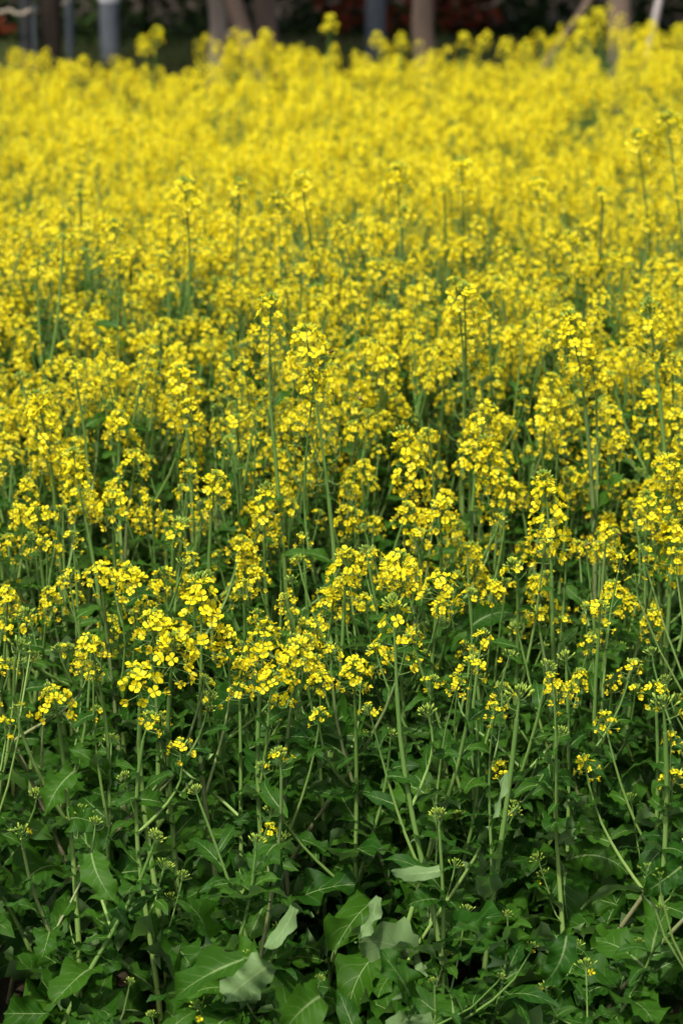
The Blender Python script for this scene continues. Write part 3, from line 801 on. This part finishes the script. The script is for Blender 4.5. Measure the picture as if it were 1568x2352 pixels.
# named plants: label, short name, rise above the canopy, foot offset in x (m), [(x, y, width, kind), ...] in a 1568 x 2352 view
HERO = [
 ('single flat-topped yellow head, lowest open one, on a long bending stem', 'the lowest yellow head', 0, .04, [(130, 1625, 112, 'flat'), (38, 1500, 48, 'tight')]),
 ('drooping plant with half-open bud clusters under the big yellow cluster', 'the half-open bud pair', 0, .03, [(335, 1668, 85, 'bud'), (415, 1725, 78, 'bud')]),
 ('biggest tall yellow spike of the cluster, thick pale bare stem', 'the biggest yellow spike', .02, .03, [(468, 1425, 128, 'spike'), (515, 1475, 80, 'dome')]),
 ('broad yellow head tipped to show its round green bud centre', 'the head with bud centre', 0, .02, [(395, 1512, 135, 'dome'), (352, 1450, 105, 'dome')]),
 ('wide flat yellow head spreading low under the tipped head', 'the wide flat head', -.01, .05, [(325, 1582, 145, 'flat')]),
 ('round yellow head with starry green bud cap beside the biggest spike', 'the starry bud-capped head', 0, .02, [(603, 1500, 118, 'dome'), (622, 1585, 118, 'flat')]),
 ('pair of ragged yellow heads next to the starry bud-capped head', 'the ragged yellow pair', 0, -.02, [(690, 1520, 100, 'dome'), (735, 1572, 75, 'flat')]),
 ('nearest tall soft flower spike with bud tip on a leaning dark stem', 'the nearest soft spike', .16, .10, [(907, 1465, 105, 'spikebud'), (850, 1640, 62, 'bud'), (985, 1650, 40, 'tight')]),
 ('tall twin heads, green bud crown over rounded yellow flowers', 'the twin bud-crowned heads', .02, -.05, [(793, 1312, 98, 'dome'), (762, 1400, 92, 'dome')]),
 ('bushy yellow head with a bee-dark speck, left of the domed head', 'the bushy yellow head', .02, .02, [(922, 1325, 128, 'dome')]),
 ('low domed yellow head on a thick stem behind the nearest spike', 'the low domed head', .0, .02, [(1008, 1365, 112, 'flat'), (1080, 1375, 66, 'bud')]),
 ('loose yellow head drooping beside the nearest soft spike', 'the loose drooping head', 0, .0, [(812, 1550, 86, 'dome')]),
 ('tall dense egg-shaped yellow head on a long straight stem', 'the dense egg-shaped head', .08, .03, [(1264, 1192, 112, 'spike'), (1300, 1262, 66, 'small')]),
 ('neat round yellow dome beside the golden cluster at the edge', 'the neat round dome', .04, .04, [(1482, 1190, 84, 'dome')]),
 ('two neighbouring yellow domes above the bushy head', 'the two neighbouring domes', .0, .0, [(1012, 1185, 88, 'dome'), (932, 1192, 74, 'dome')]),
 ('narrow bud-tipped yellow spike with few scattered lower flowers', 'the narrow bud-tipped spike', .03, .05, [(603, 1182, 78, 'spikebud'), (640, 1245, 40, 'small')]),
 ('open plant with two clear blossoms and a green bud cap on a purple stem', 'the purple-stemmed plant', .02, .02, [(400, 1225, 92, 'bud'), (440, 1290, 40, 'small')]),
 ('yellow dome with bud cap over the purple-stemmed plant', 'the dome over purple stem', .04, .03, [(490, 1128, 88, 'dome'), (420, 1140, 60, 'small')]),
 ('tallest double-headed plant of the middle, bare stalks below its blossoms', 'the tall double-headed plant', .34, .05, [(716, 808, 92, 'pod'), (700, 905, 86, 'pod')]),
 ('tall plant with dark green bud cap and scattered flowers down its stem', 'the tall dark-capped plant', .36, .06, [(602, 735, 86, 'pod')]),
 ('tall column of yellow blossoms on a straight stem with bare stalks', 'the tall yellow column', .30, .04, [(1328, 802, 98, 'spike'), (1366, 868, 82, 'dome')]),
 ('twin tall heads standing close, dark buds on the shorter one', 'the close tall twins', .30, .02, [(1086, 690, 88, 'pod'), (1048, 660, 66, 'bud')]),
 ('plant crowned by a large dark bud cluster with open flowers below', 'the dark bud crown', .26, .06, [(1497, 765, 86, 'spikebud'), (1545, 860, 70, 'dome')]),
 ('full yellow spike over spreading side heads beyond the low edge leaves', 'the full yellow spike', .10, .04, [(112, 990, 104, 'spike'), (150, 1060, 66, 'flat')]),
 ('pair of yellow heads side by side behind the flat spray', 'the side-by-side heads', .0, .0, [(310, 1072, 90, 'flat'), (275, 985, 80, 'dome')]),
 ('tall thin stem with soft round head, well above the yellow mass', 'the soft round tall head', .24, .0, [(444, 462, 64, 'pod')]),
 ('pale soft head on a tall stem beside the soft round head', 'the pale soft head', .22, .0, [(560, 450, 54, 'pod')]),
 ('two soft tall heads close together above the yellow mass', 'the soft close pair', .2, .02, [(632, 488, 58, 'pod'), (690, 440, 56, 'pod')]),
 ('tall soft yellow head with a straight dark stem in mid field', 'the straight-stemmed soft head', .16, .0, [(903, 425, 62, 'pod')]),
 ('highest soft head of the middle, green bud cap over yellow', 'the highest mid-field head', .20, .0, [(1087, 408, 64, 'pod')]),
 ('soft dark-budded head leaning beside the highest mid-field head', 'the soft dark-budded head', .13, .02, [(1022, 452, 56, 'bud')]),
 ('two tall heads on parallel stems near the field edge', 'the tall parallel stems', .24, .02, [(1478, 335, 72, 'pod'), (1527, 308, 76, 'pod')]),
 ('small soft head on a short stalk rising from yellow blur', 'the small soft head', .11, .0, [(1255, 445, 52, 'pod')]),
 ('soft head bent over on a curved stem, dark buds', 'the bent soft head', .13, .03, [(1384, 455, 62, 'bud')]),
 ('plant leaning strongly aside with dark leaves and two budding heads', 'the strongly leaning plant', .2, -.22, [(145, 560, 60, 'bud'), (85, 622, 56, 'small')]),
 ('tall yellow head with leafless stem next to the leaning plant', 'the leafless tall stem', .22, .0, [(256, 545, 62, 'pod'), (275, 605, 58, 'dome')]),
 ('lone blurred yellow head standing out against the dark hedge', 'the lone blurred head', .20, .0, [(755, 58, 46, 'dome')]),
 ('stepped blurred yellow heads rising towards the grey post', 'the stepped blurred heads', .12, .0, [(358, 84, 46, 'dome'), (330, 108, 46, 'dome')]),
 ('double stacked blurred yellow head in front of a straight trunk', 'the stacked blurred head', .12, .0, [(612, 92, 46, 'dome'), (614, 118, 48, 'dome')]),
 ('highest blurred heads in front of the thickest trunk', 'the highest blurred heads', .22, .0, [(1374, 40, 42, 'dome'), (1338, 74, 54, 'dome')]),
 ('blurred yellow ball of flowers beside the pale prop pole', 'the blurred yellow ball', .14, .0, [(1556, 84, 46, 'dome')]),
 ('small blurred head below the slate blue post', 'the small blurred head', .09, .0, [(865, 92, 38, 'dome')]),
 ('small blurred head between slate post and brown trunk', 'the head between the posts', .09, .0, [(920, 98, 40, 'dome')]),
 ('twin blurred yellow balls against the dark hedge foot', 'the twin blurred balls', .10, .0, [(1066, 96, 42, 'dome'), (1110, 94, 42, 'dome')]),
 ('two blurred heads side by side near the leaning brown prop', 'the two side blurred heads', .08, .0, [(1157, 112, 42, 'dome'), (1206, 116, 40, 'dome')]),
 ('large golden cluster of heads cut by the edge of view', 'the golden edge cluster', .05, .0, [(1550, 1165, 96, 'spike'), (1552, 1265, 92, 'spike'), (1540, 1090, 80, 'dome')]),
 ('plant with a tight round bud ball and three loose blossoms', 'the round bud ball', .01, .03, [(1378, 1415, 88, 'bud'), (1425, 1290, 50, 'small')]),
 ('small three-flowered head on a slanting stalk among green leaves', 'the three-flowered head', .0, .04, [(1105, 1474, 66, 'small')]),
 ('soft pale bud head with single blossoms on a crooked stalk', 'the soft pale bud head', .04, -.18, [(1083, 1540, 86, 'bud'), (1050, 1580, 50, 'bud')]),
 ('soft green bud ball without open petals above the leaves', 'the soft green bud ball', .04, -.08, [(1190, 1618, 78, 'tight'), (1135, 1640, 46, 'bud')]),
 ('green budding head with a few deep yellow petals tucked under', 'the tucked yellow buds', .0, .04, [(1283, 1600, 76, 'bud'), (1270, 1570, 55, 'small')]),
 ('small green head with deep yellow tips among the lower leaves', 'the yellow-tipped bud head', .02, -.06, [(645, 1752, 82, 'bud'), (620, 1915, 34, 'small')]),
 ('compact yellow head on a thin upright stalk beside the bud sprays', 'the compact yellow head', .0, .0, [(212, 1496, 82, 'dome'), (215, 1550, 36, 'small')]),
 ('fan of yellow flowers crossed by two straight green stems', 'the crossed yellow fan', .0, .05, [(232, 1328, 92, 'flat'), (160, 1325, 50, 'small')]),
 ('uneven yellow head hanging over a pale leaf', 'the uneven hanging head', .0, .02, [(312, 1350, 96, 'dome')]),
 ('yellow head cut by the edge beside a folded leaf', 'the cut edge head', .0, -.06, [(18, 1380, 66, 'dome')]),
 ('sparse green bud sprig with one yellow flower near the corner stems', 'the sparse bud sprig', .02, .0, [(1525, 1640, 64, 'tight'), (1540, 1705, 34, 'small')]),
 ('yellow head with a bee on it behind the tall double-headed plant', 'the bee-visited head', .05, .06, [(882, 862, 84, 'dome'), (830, 905, 60, 'dome')]),
 ('rounded head with bee near its top among dense blossoms', 'the rounded bee head', .12, .0, [(420, 893, 98, 'dome'), (440, 960, 76, 'dome')]),
 ('low flat spray of yellow between egg-shaped head and round dome', 'the low flat spray', .0, .04, [(1392, 1238, 86, 'flat'), (1478, 1282, 70, 'small'), (1345, 1262, 44, 'small')]),
 ('half-open flat head with one big pale blossom in its middle', 'the one big blossom', .01, -.02, [(1188, 1318, 92, 'bud'), (1250, 1265, 60, 'small')]),
 ('tall many-headed golden plant, several spikes on one stem', 'the many-headed golden plant', .12, .02, [(1105, 975, 92, 'dome'), (1075, 1060, 84, 'dome'), (1130, 1075, 86, 'spike'), (1165, 1140, 80, 'dome')]),
 ('bulky golden spike above crossing green stems', 'the bulky golden spike', .03, -.04, [(948, 1078, 100, 'spike'), (985, 1010, 66, 'bud')]),
 ('broad yellow head behind the tall yellow column', 'the broad back head', .02, .03, [(1250, 965, 92, 'dome'), (1280, 1040, 66, 'small')]),
 ('clustered yellow heads above the golden edge cluster', 'the clustered edge heads', .05, .0, [(1500, 948, 108, 'dome'), (1545, 985, 90, 'dome'), (1490, 1040, 70, 'flat')]),
 ('two little heads with a visiting bee under bare stalks', 'the little bee-visited heads', .01, .04, [(668, 985, 72, 'flat'), (722, 968, 56, 'small')]),
 ('bud-capped head with two clear flowers, thin slanting stem', 'the thin slanting stem', .03, .05, [(545, 985, 88, 'bud'), (590, 960, 50, 'small')]),
 ('spreading low yellow spray at the field edge, stems splayed', 'the splayed low spray', .0, .04, [(88, 1195, 92, 'flat'), (45, 1180, 50, 'flat')]),
 ('upright yellow spike with straight flower rows below the full spike', 'the upright row spike', .03, .03, [(180, 1120, 94, 'spike')]),
 ('domed yellow head with hanging older petals near the upright spike', 'the hanging-petal dome', .0, .02, [(258, 1172, 92, 'dome'), (130, 1270, 40, 'small')]),
 ('leafy stem ending in a big dark green bud cap', 'the dark green bud cap', .03, .0, [(168, 1245, 62, 'bud'), (60, 1430, 44, 'tight')]),
 ('yellow head tucked behind crossing stems over dark leaves', 'the tucked yellow head', -.02, .02, [(560, 1360, 62, 'small'), (590, 1420, 50, 'small')]),
]
hero_info = []
bases = []
for hi, (label, short, dz, fx, hs) in enumerate(HERO):
    rg = np.random.default_rng(9000 + hi)
    c0 = on_canopy(hs[0][0], hs[0][1], dz)
    heads = []
    for j, (x, y, w, kind) in enumerate(hs):
        Y = c0.y + (0 if j == 0 else rg.normal(0, .04))
        c = at_depth(x, y, Y)
        var = int(rg.integers(3))
        d = HEADS[kind][var % len(HEADS[kind])]
        sc = float(np.clip(w * project(c)[2] / FPX / d['width'] * (1.32 if kind == 'pod' and c.y > 8 else 1.1 if kind == 'pod' else .94), .75, 1.6))
        tilt = (-.35 if kind in ('dome', 'flat', 'bud') and rg.random() < .5 else rg.normal(-.05, .12))
        heads.append((c, kind, var, sc, (rg.normal(-fx * .8, .10), tilt, 1)))
    base = Vector((c0.x + fx + rg.normal(0, .01), c0.y + rg.normal(.02, .04), 0))
    base.z = ground_z(base.x, base.y)
    near = c0.y < 8.3
    root = plant(base, heads, 700 + hi, single=near, leafy=1.0 if near else .8, shoots=int(rg.integers(0, 3)) if c0.y < 6.6 else 0)
    tag(root, label, 'rapeseed plant', 'flowering rapeseed plants')
    hero_info.append((short, hs[0][0], hs[0][1], c0.y))
    bases.append((base.x, base.y))

# filler plants: a jittered planting
def kind_for(Y, rg):
    r = rg.random()
    if Y < 5.5: return 'tight'
    if Y < 5.85: return ('tight' if r < .46 else 'bud' if r < .80 else 'small')
    def pick(t):
        q = r
        for k, w in t:
            q -= w
            if q < 0: return k
        return t[-1][0]
    if Y < 6.3: return pick([('tight', .27), ('bud', .33), ('small', .2), ('dome', .12), ('flat', .08)])
    if Y < 7.1: return pick([('tight', .08), ('bud', .19), ('small', .22), ('dome', .30), ('flat', .17), ('spike', .04)])
    if Y < 9:   return pick([('tight', .01), ('bud', .06), ('small', .14), ('dome', .46), ('flat', .20), ('spike', .05), ('pod', .08)])
    return pick([('bud', .05), ('small', .12), ('dome', .50), ('flat', .13), ('spike', .12), ('pod', .08)])
spots = []
rg = np.random.default_rng(77)
Y = 4.72
while Y < 13.7:
    if 8.75 < Y < 9.85: Y = 9.85
    step = .165 if Y < 6.5 else .16 if Y < 7.2 else .145 if Y < 9 else .16
    half = .1143 * Y * 1.06 + .55
    n = int(2 * half / step)
    for k in range(n):
        x = -half + (k + .5) * step + rg.normal(0, .05); y = Y + rg.normal(0, .05)
        if min([(x - a) ** 2 + (y - b) ** 2 for a, b in bases] + [9]) < .07 ** 2: continue
        spots.append((x, y))
    Y += step
inside, outside = [], []
for i, (x, y) in enumerate(spots):
    px, py, dep = project((x, y, zc(y) * .7))
    (inside if -60 < px < 1628 else outside).append((i, x, y, px))
inside.sort(key=lambda t: t[2])
N_IND = 300 - len(HERO)
solo, mass = inside[:N_IND], inside[N_IND:] + outside
WORDS = ['no', 'one', 'two', 'three', 'four', 'five', 'six', 'seven', 'eight', 'nine', 'ten', 'eleven', 'twelve']
fill_rows = []
for i, x, y, px in solo:
    rg = np.random.default_rng(20000 + i)
    z = zc(y) + rg.normal(-.05, .05) - (.05 if y < 6.2 else 0) + (rg.uniform(.06, .18) if y > 6.8 and rg.random() < .17 else 0)
    young = y < 5.35
    lean = Vector((rg.normal(0, .22 if y < 6.8 else .10), rg.normal(-.02, .06), 0))
    base = Vector((x, y, ground_z(x, y)))
    top = base + lean + Vector((0, 0, z))
    if young: top.z = max(.2, z * rg.uniform(.5, .85))
    heads = [(top, kind_for(y, rg), int(rg.integers(9)), rg.uniform(.88, 1.1) * (.55 if young else 1), (lean.x * .8 + rg.normal(0, .1), rg.normal(-.08, .12), 1))]
    nb = int(rg.random() < .4) if young else int(rg.integers(0, 2)) if y < 5.6 else int(rg.integers(1, 4)) if y < 6.2 else int(rg.integers(3, 6)) if y < 6.6 else int(rg.integers(4, 7)) if y < 7.1 else int(rg.integers(5, 9))
    for k in range(nb):
        a = rg.random() * 6.28; rr = rg.uniform(.06, .24 if y < 6.8 else .18)
        hz = top.z - abs(rg.normal(.02, .08 if y < 7.2 else .065)) - .02
        heads.append((Vector((base.x + lean.x * .7 + math.cos(a) * rr, base.y + lean.y + math.sin(a) * rr, max(hz, .2))), kind_for(y - rg.random() * .4, rg), int(rg.integers(9)), rg.uniform(.78, 1.0), (math.cos(a) * .25, math.sin(a) * .25, 1)))
    root = plant(base, heads, 30000 + i, single=False, leafy=2.3 if y < 5.5 else 1.8 if y < 6.4 else .9, shoots=int(rg.random() < (.2 if y < 5.5 else .6)) if y < 6.2 else 0, low_leaves=True)
    nfl = sum(len(HEADS[h[1]][h[2] % len(HEADS[h[1]])]['fl']) for h in heads)
    fill_rows.append((root, top, lean, len(heads), nfl, y))

# labels of the plants in between: what they look like, then the nearest plant that has a name of its own
taken = {}
ORD = ['', 'second ', 'third ', 'fourth ', 'fifth ', 'sixth ', 'seventh ', 'eighth ']
for root, top, lean, nh, nfl, y in fill_rows:
    px, py, _ = project(top)
    best = min(hero_info, key=lambda h: (h[1] - px) ** 2 + ((h[2] - py) * 1.0) ** 2 + (h[3] - y) ** 2 * 4e4)
    dx, dyy = px - best[1], y - best[3]
    if abs(dx) > 70: rel = 'right of' if dx > 0 else 'left of'
    else: rel = 'behind' if dyy > 0 else 'in front of'
    look = ('leafy budding plant' if nfl < 8 else 'sparsely flowering plant' if nfl < 30 else 'full yellow plant' if nfl > 75 else 'flowering plant')
    ln = ('leaning ' if abs(lean.x) > .09 else '')
    key = f'{ln}{look} of {WORDS[nh]} heads'
    taken.setdefault((key, rel, best[0]), []).append((math.hypot(dx, dyy * 400), root))
for (key, rel, short), rows in taken.items():
    rows.sort(key=lambda r: r[0])
    for j, (_, root) in enumerate(rows):
        suffix = '' if j == 0 else f', {ORD[min(j, 7)].strip()} from it'
        text = f'{key}, {rel} {short}{suffix}'
        if len(text.split()) > 16: text = text.replace(' from it', '')
        if len(text.replace('-', ' ').split()) > 16: text = text.replace('flowering plant of', 'plant of').replace('leafy budding', 'budding')
        tag(root, text, 'rapeseed plant', 'flowering rapeseed plants')

# hand-placed leaves seen clearly at the foot of the field, each on the nearest plant
bpy.context.view_layer.update()
near_roots = [o for o in COL.objects if o.name.startswith('rapeseed_plant') and o.location.y < 8.8]
def placed_leaf(x0, y0, x1, y1, w, Y, kind, under=False, seed=0, lift=0.0):
    a, b = at_depth(x0, y0, Y), at_depth(x1, y1, Y - .05 + lift)
    P = LEAVES[kind][seed % len(LEAVES[kind])]
    V = P[0]; ext = V[:, 1].max()
    d = (b - a); ln = d.length
    rs = np.random.default_rng(int(x0 * 7 + y0)); yv = d.normalized(); cam_dir = (Vector((0, 0, CAM_H)) - a).normalized()
    zv = cam_dir if not under else -cam_dir
    zv = (zv * .7 + Vector((rs.normal(0, .45), 0, .6 if not under else -.35))).normalized()
    xv = yv.cross(zv).normalized(); zv = xv.cross(yv)
    ww = np.abs(V[:, 0]).max(); sw = (w * project(a)[2] / FPX / 2) / ww
    s = ln / ext
    M = Matrix.Identity(4)
    for i in range(3): M[i][0] = xv[i] * sw; M[i][1] = yv[i] * s; M[i][2] = zv[i] * (s * 1.2); M[i][3] = a[i]
    r = min(near_roots, key=lambda o: (o.location.x - a.x) ** 2 + (o.location.y - a.y) ** 2)
    M = Matrix.Translation(-r.location) @ M
    o = link('leaf', LEAF_ME[kind][seed % len(LEAF_ME[kind])], r)
    o.matrix_basis = M
    if under: o['label'] = 'leaf turned to show its pale underside'
for q in [(625, 2215, 535, 2318, 96, 5.02, 'broad', True, 1), (866, 2060, 810, 2150, 44, 5.15, 'stem', True, 2), (675, 2085, 606, 2185, 48, 5.12, 'stem', True, 3),
          (1160, 1775, 1090, 1880, 48, 5.35, 'stem', True, 4), (1010, 2000, 905, 1992, 40, 5.2, 'stem', True, 7), (172, 1772, 98, 1880, 72, 5.45, 'broad', False, 1),
          (735, 2290, 640, 2345, 130, 4.92, 'broad', False, 2), (560, 2205, 400, 2290, 120, 4.95, 'broad', False, 3),
          (1300, 2150, 1270, 2270, 80, 4.98, 'broad', False, 4), (470, 2170, 400, 2060, 80, 5.1, 'broad', False, 5), (210, 1960, 250, 2080, 92, 5.25, 'broad', False, 6),
          (1565, 1990, 1480, 2060, 70, 5.15, 'broad', False, 0), (1130, 2210, 1010, 2130, 70, 5.0, 'broad', False, 1),
          (78, 645, 74, 690, 20, 8.4, 'stem', False, 1), (48, 722, 92, 708, 14, 8.4, 'stem', False, 2), (62, 752, -4, 782, 18, 8.35, 'stem', False, 3), (58, 748, 16, 722, 18, 8.35, 'stem', False, 4), (940, 2290, 880, 2200, 90, 4.92, 'broad', False, 4)]:
    placed_leaf(*q)

# the rest of the crop: too far or too small to pick apart, one mass
g = Geo()
SIL_X = [0, 300, 420, 500, 600, 780, 1000, 1215, 1270, 1400, 1450, 1568]
SIL_Z = [-.06, -.09, -.13, .04, .0, .01, .0, -.04, .04, .08, .08, .05]
for i, x, y, px in mass:
    rg = np.random.default_rng(40000 + i)
    z = zc(y) + rg.normal(-.04, .038) + (float(np.interp(px, SIL_X, SIL_Z)) if y > 12 else 0)
    base = Vector((x, y, ground_z(x, y)))
    lean = Vector((rg.normal(0, .07), rg.normal(0, .06), 0))
    nh = int(rg.integers(8, 12)) if y > 9 else int(rg.integers(7, 11)) if y > 7 else int(rg.integers(3, 6))
    for k in range(nh):
        a = rg.random() * 6.28; rr = 0 if k == 0 else rg.uniform(.04, .16)
        hz = z - (0 if k == 0 else abs(rg.normal(0, .09)))
        kd = kind_for(y, rg)
        HS = (HEADS_LO if y < 9 else HEADS_FAR)[kd]; HP, mid, top = HS[int(rg.integers(len(HS)))]
        sc = rg.uniform(.86, 1.1)
        p = base + lean + Vector((math.cos(a) * rr, math.sin(a) * rr, max(hz, .15) - mid * sc))
        ax = Vector((math.cos(a) * rr * 1.5, math.sin(a) * rr * 1.5 - .05, 1))
        g.put(HP, Matrix.Translation(p) @ frame_z(ax, rg.random() * 6.28) @ Matrix.Scale(sc, 4))
        s = base + (lean * .5 if k else Vector()) + Vector((0, 0, 0 if k == 0 else z * .45))
        c = bez(s, s + Vector((0, 0, .15)), p - ax.normalized() * .12, p, 4)
        tube(g, c, np.linspace(.005 if k == 0 else .003, .002, 4), 4, 0, (rg.random(), 0, .1), cap=False)
    for k in range(5):
        kd = ('stem', 'stem', 'broad', 'broad', 'basal')[k]
        LP = LEAVES_LO[kd][int(rg.integers(4))]
        V, T, Q, mt, mq, A = LP
        hgt = rg.uniform(.25, .78) * z if k < 4 else .1
        M = leaf_matrix(base + lean * (hgt / z) + Vector((0, 0, hgt)), rg.random() * 6.28, .1, rg.uniform(.9, 1.35), rg.normal(0, .4))
        g.put((V, T, Q, mt + 3, mq + 3, A), M, tint=rg.random())
crop = link('rapeseed_crop', g.mesh('rapeseed_crop', [STEM, BUD, PETAL, LEAF]))
tag(crop, 'dense yellow mass of flowering rapeseed filling the field behind', 'crop', None, 'stuff')

# ------------------------------------------------------------------ bees on the blossoms
def bee(label, x, y, Y, az):
    p = at_depth(x, y, Y)
    root = link('honeybee', None, None, Matrix.Translation(p) @ Matrix.Rotation(az, 4, 'Z') @ Matrix.Rotation(-.3, 4, 'X'))
    tag(root, label, 'bee', 'honeybees on the blossoms')
    mm = .001
    g = Geo()
    t = np.linspace(0, 1, 14)
    yy = -7 * mm + t * 14 * mm
    rad = np.interp(t, [0, .08, .3, .48, .54, .62, .72, .80, .84, .9, 1], [.3, 1.5, 2.6, 1.7, 1.0, 2.0, 2.2, 1.2, .9, 1.6, .5]) * mm
    tube(g, np.stack([0 * t, yy, np.interp(t, [0, .5, 1], [-1.0, 0, -.5]) * mm], 1), rad, 8, 0)
    for s in (-1, 1):
        for k in range(3):
            y0 = (1 + k * 1.2) * mm
            tube(g, [(s * 1.2 * mm, y0, -.8 * mm), (s * 3.2 * mm, y0 + (k - 1) * mm, -.4 * mm), (s * 4.2 * mm, y0 + (k - 1) * 2 * mm, -3 * mm)], .3 * mm, 3, 0)
    link('body', g.mesh('bee_body', [BEE]), root)
    for s in (-1, 1):
        g = Geo()
        g.add([(s * .8 * mm, 2 * mm, 1.8 * mm), (s * 3.6 * mm, 0, 2.6 * mm), (s * 5.2 * mm, -5 * mm, 2.8 * mm), (s * 3.0 * mm, -7 * mm, 2.6 * mm), (s * 1.0 * mm, -3 * mm, 2.2 * mm)], [(0, 1, 4), (1, 2, 4), (2, 3, 4)], None, 0, (0, 0, .5))
        link('wing', g.mesh('wing', [WING], False), root)
HD = {s: Y for s, _, _, Y in hero_info}
for label, x, y, host, az in [
    ('small brown bee at the outer blossoms of the tall double-headed plant', 760, 808, 'the tall double-headed plant', 1.2),
    ('brown bee sitting in an open flower of the bee-visited head', 887, 850, 'the bee-visited head', .3),
    ('dark bee hanging at a side blossom below the bee-visited head', 826, 916, 'the bee-visited head', 2.4),
    ('bee on the upper petals of the rounded head in dense blossoms', 437, 880, 'the rounded bee head', -.6),
    ('bee at the little flat head under the bare stalks', 692, 982, 'the little bee-visited heads', 1.5),
    ('bee in the small blossom beside the golden edge cluster', 1484, 1280, 'the low flat spray', .2),
    ('reddish bee at the tip of the low flat yellow spray', 1348, 1252, 'the low flat spray', 1.7)]:
    bee(label, x, y, HD[host] - .045, az)
print('TRIS', sum(sum(len(p.vertices) - 2 for p in m.polygons) for m in []), len(crop.data.polygons)); print('COUNT', COUNT, 'mass', len(mass), 'objects', len(bpy.data.objects))
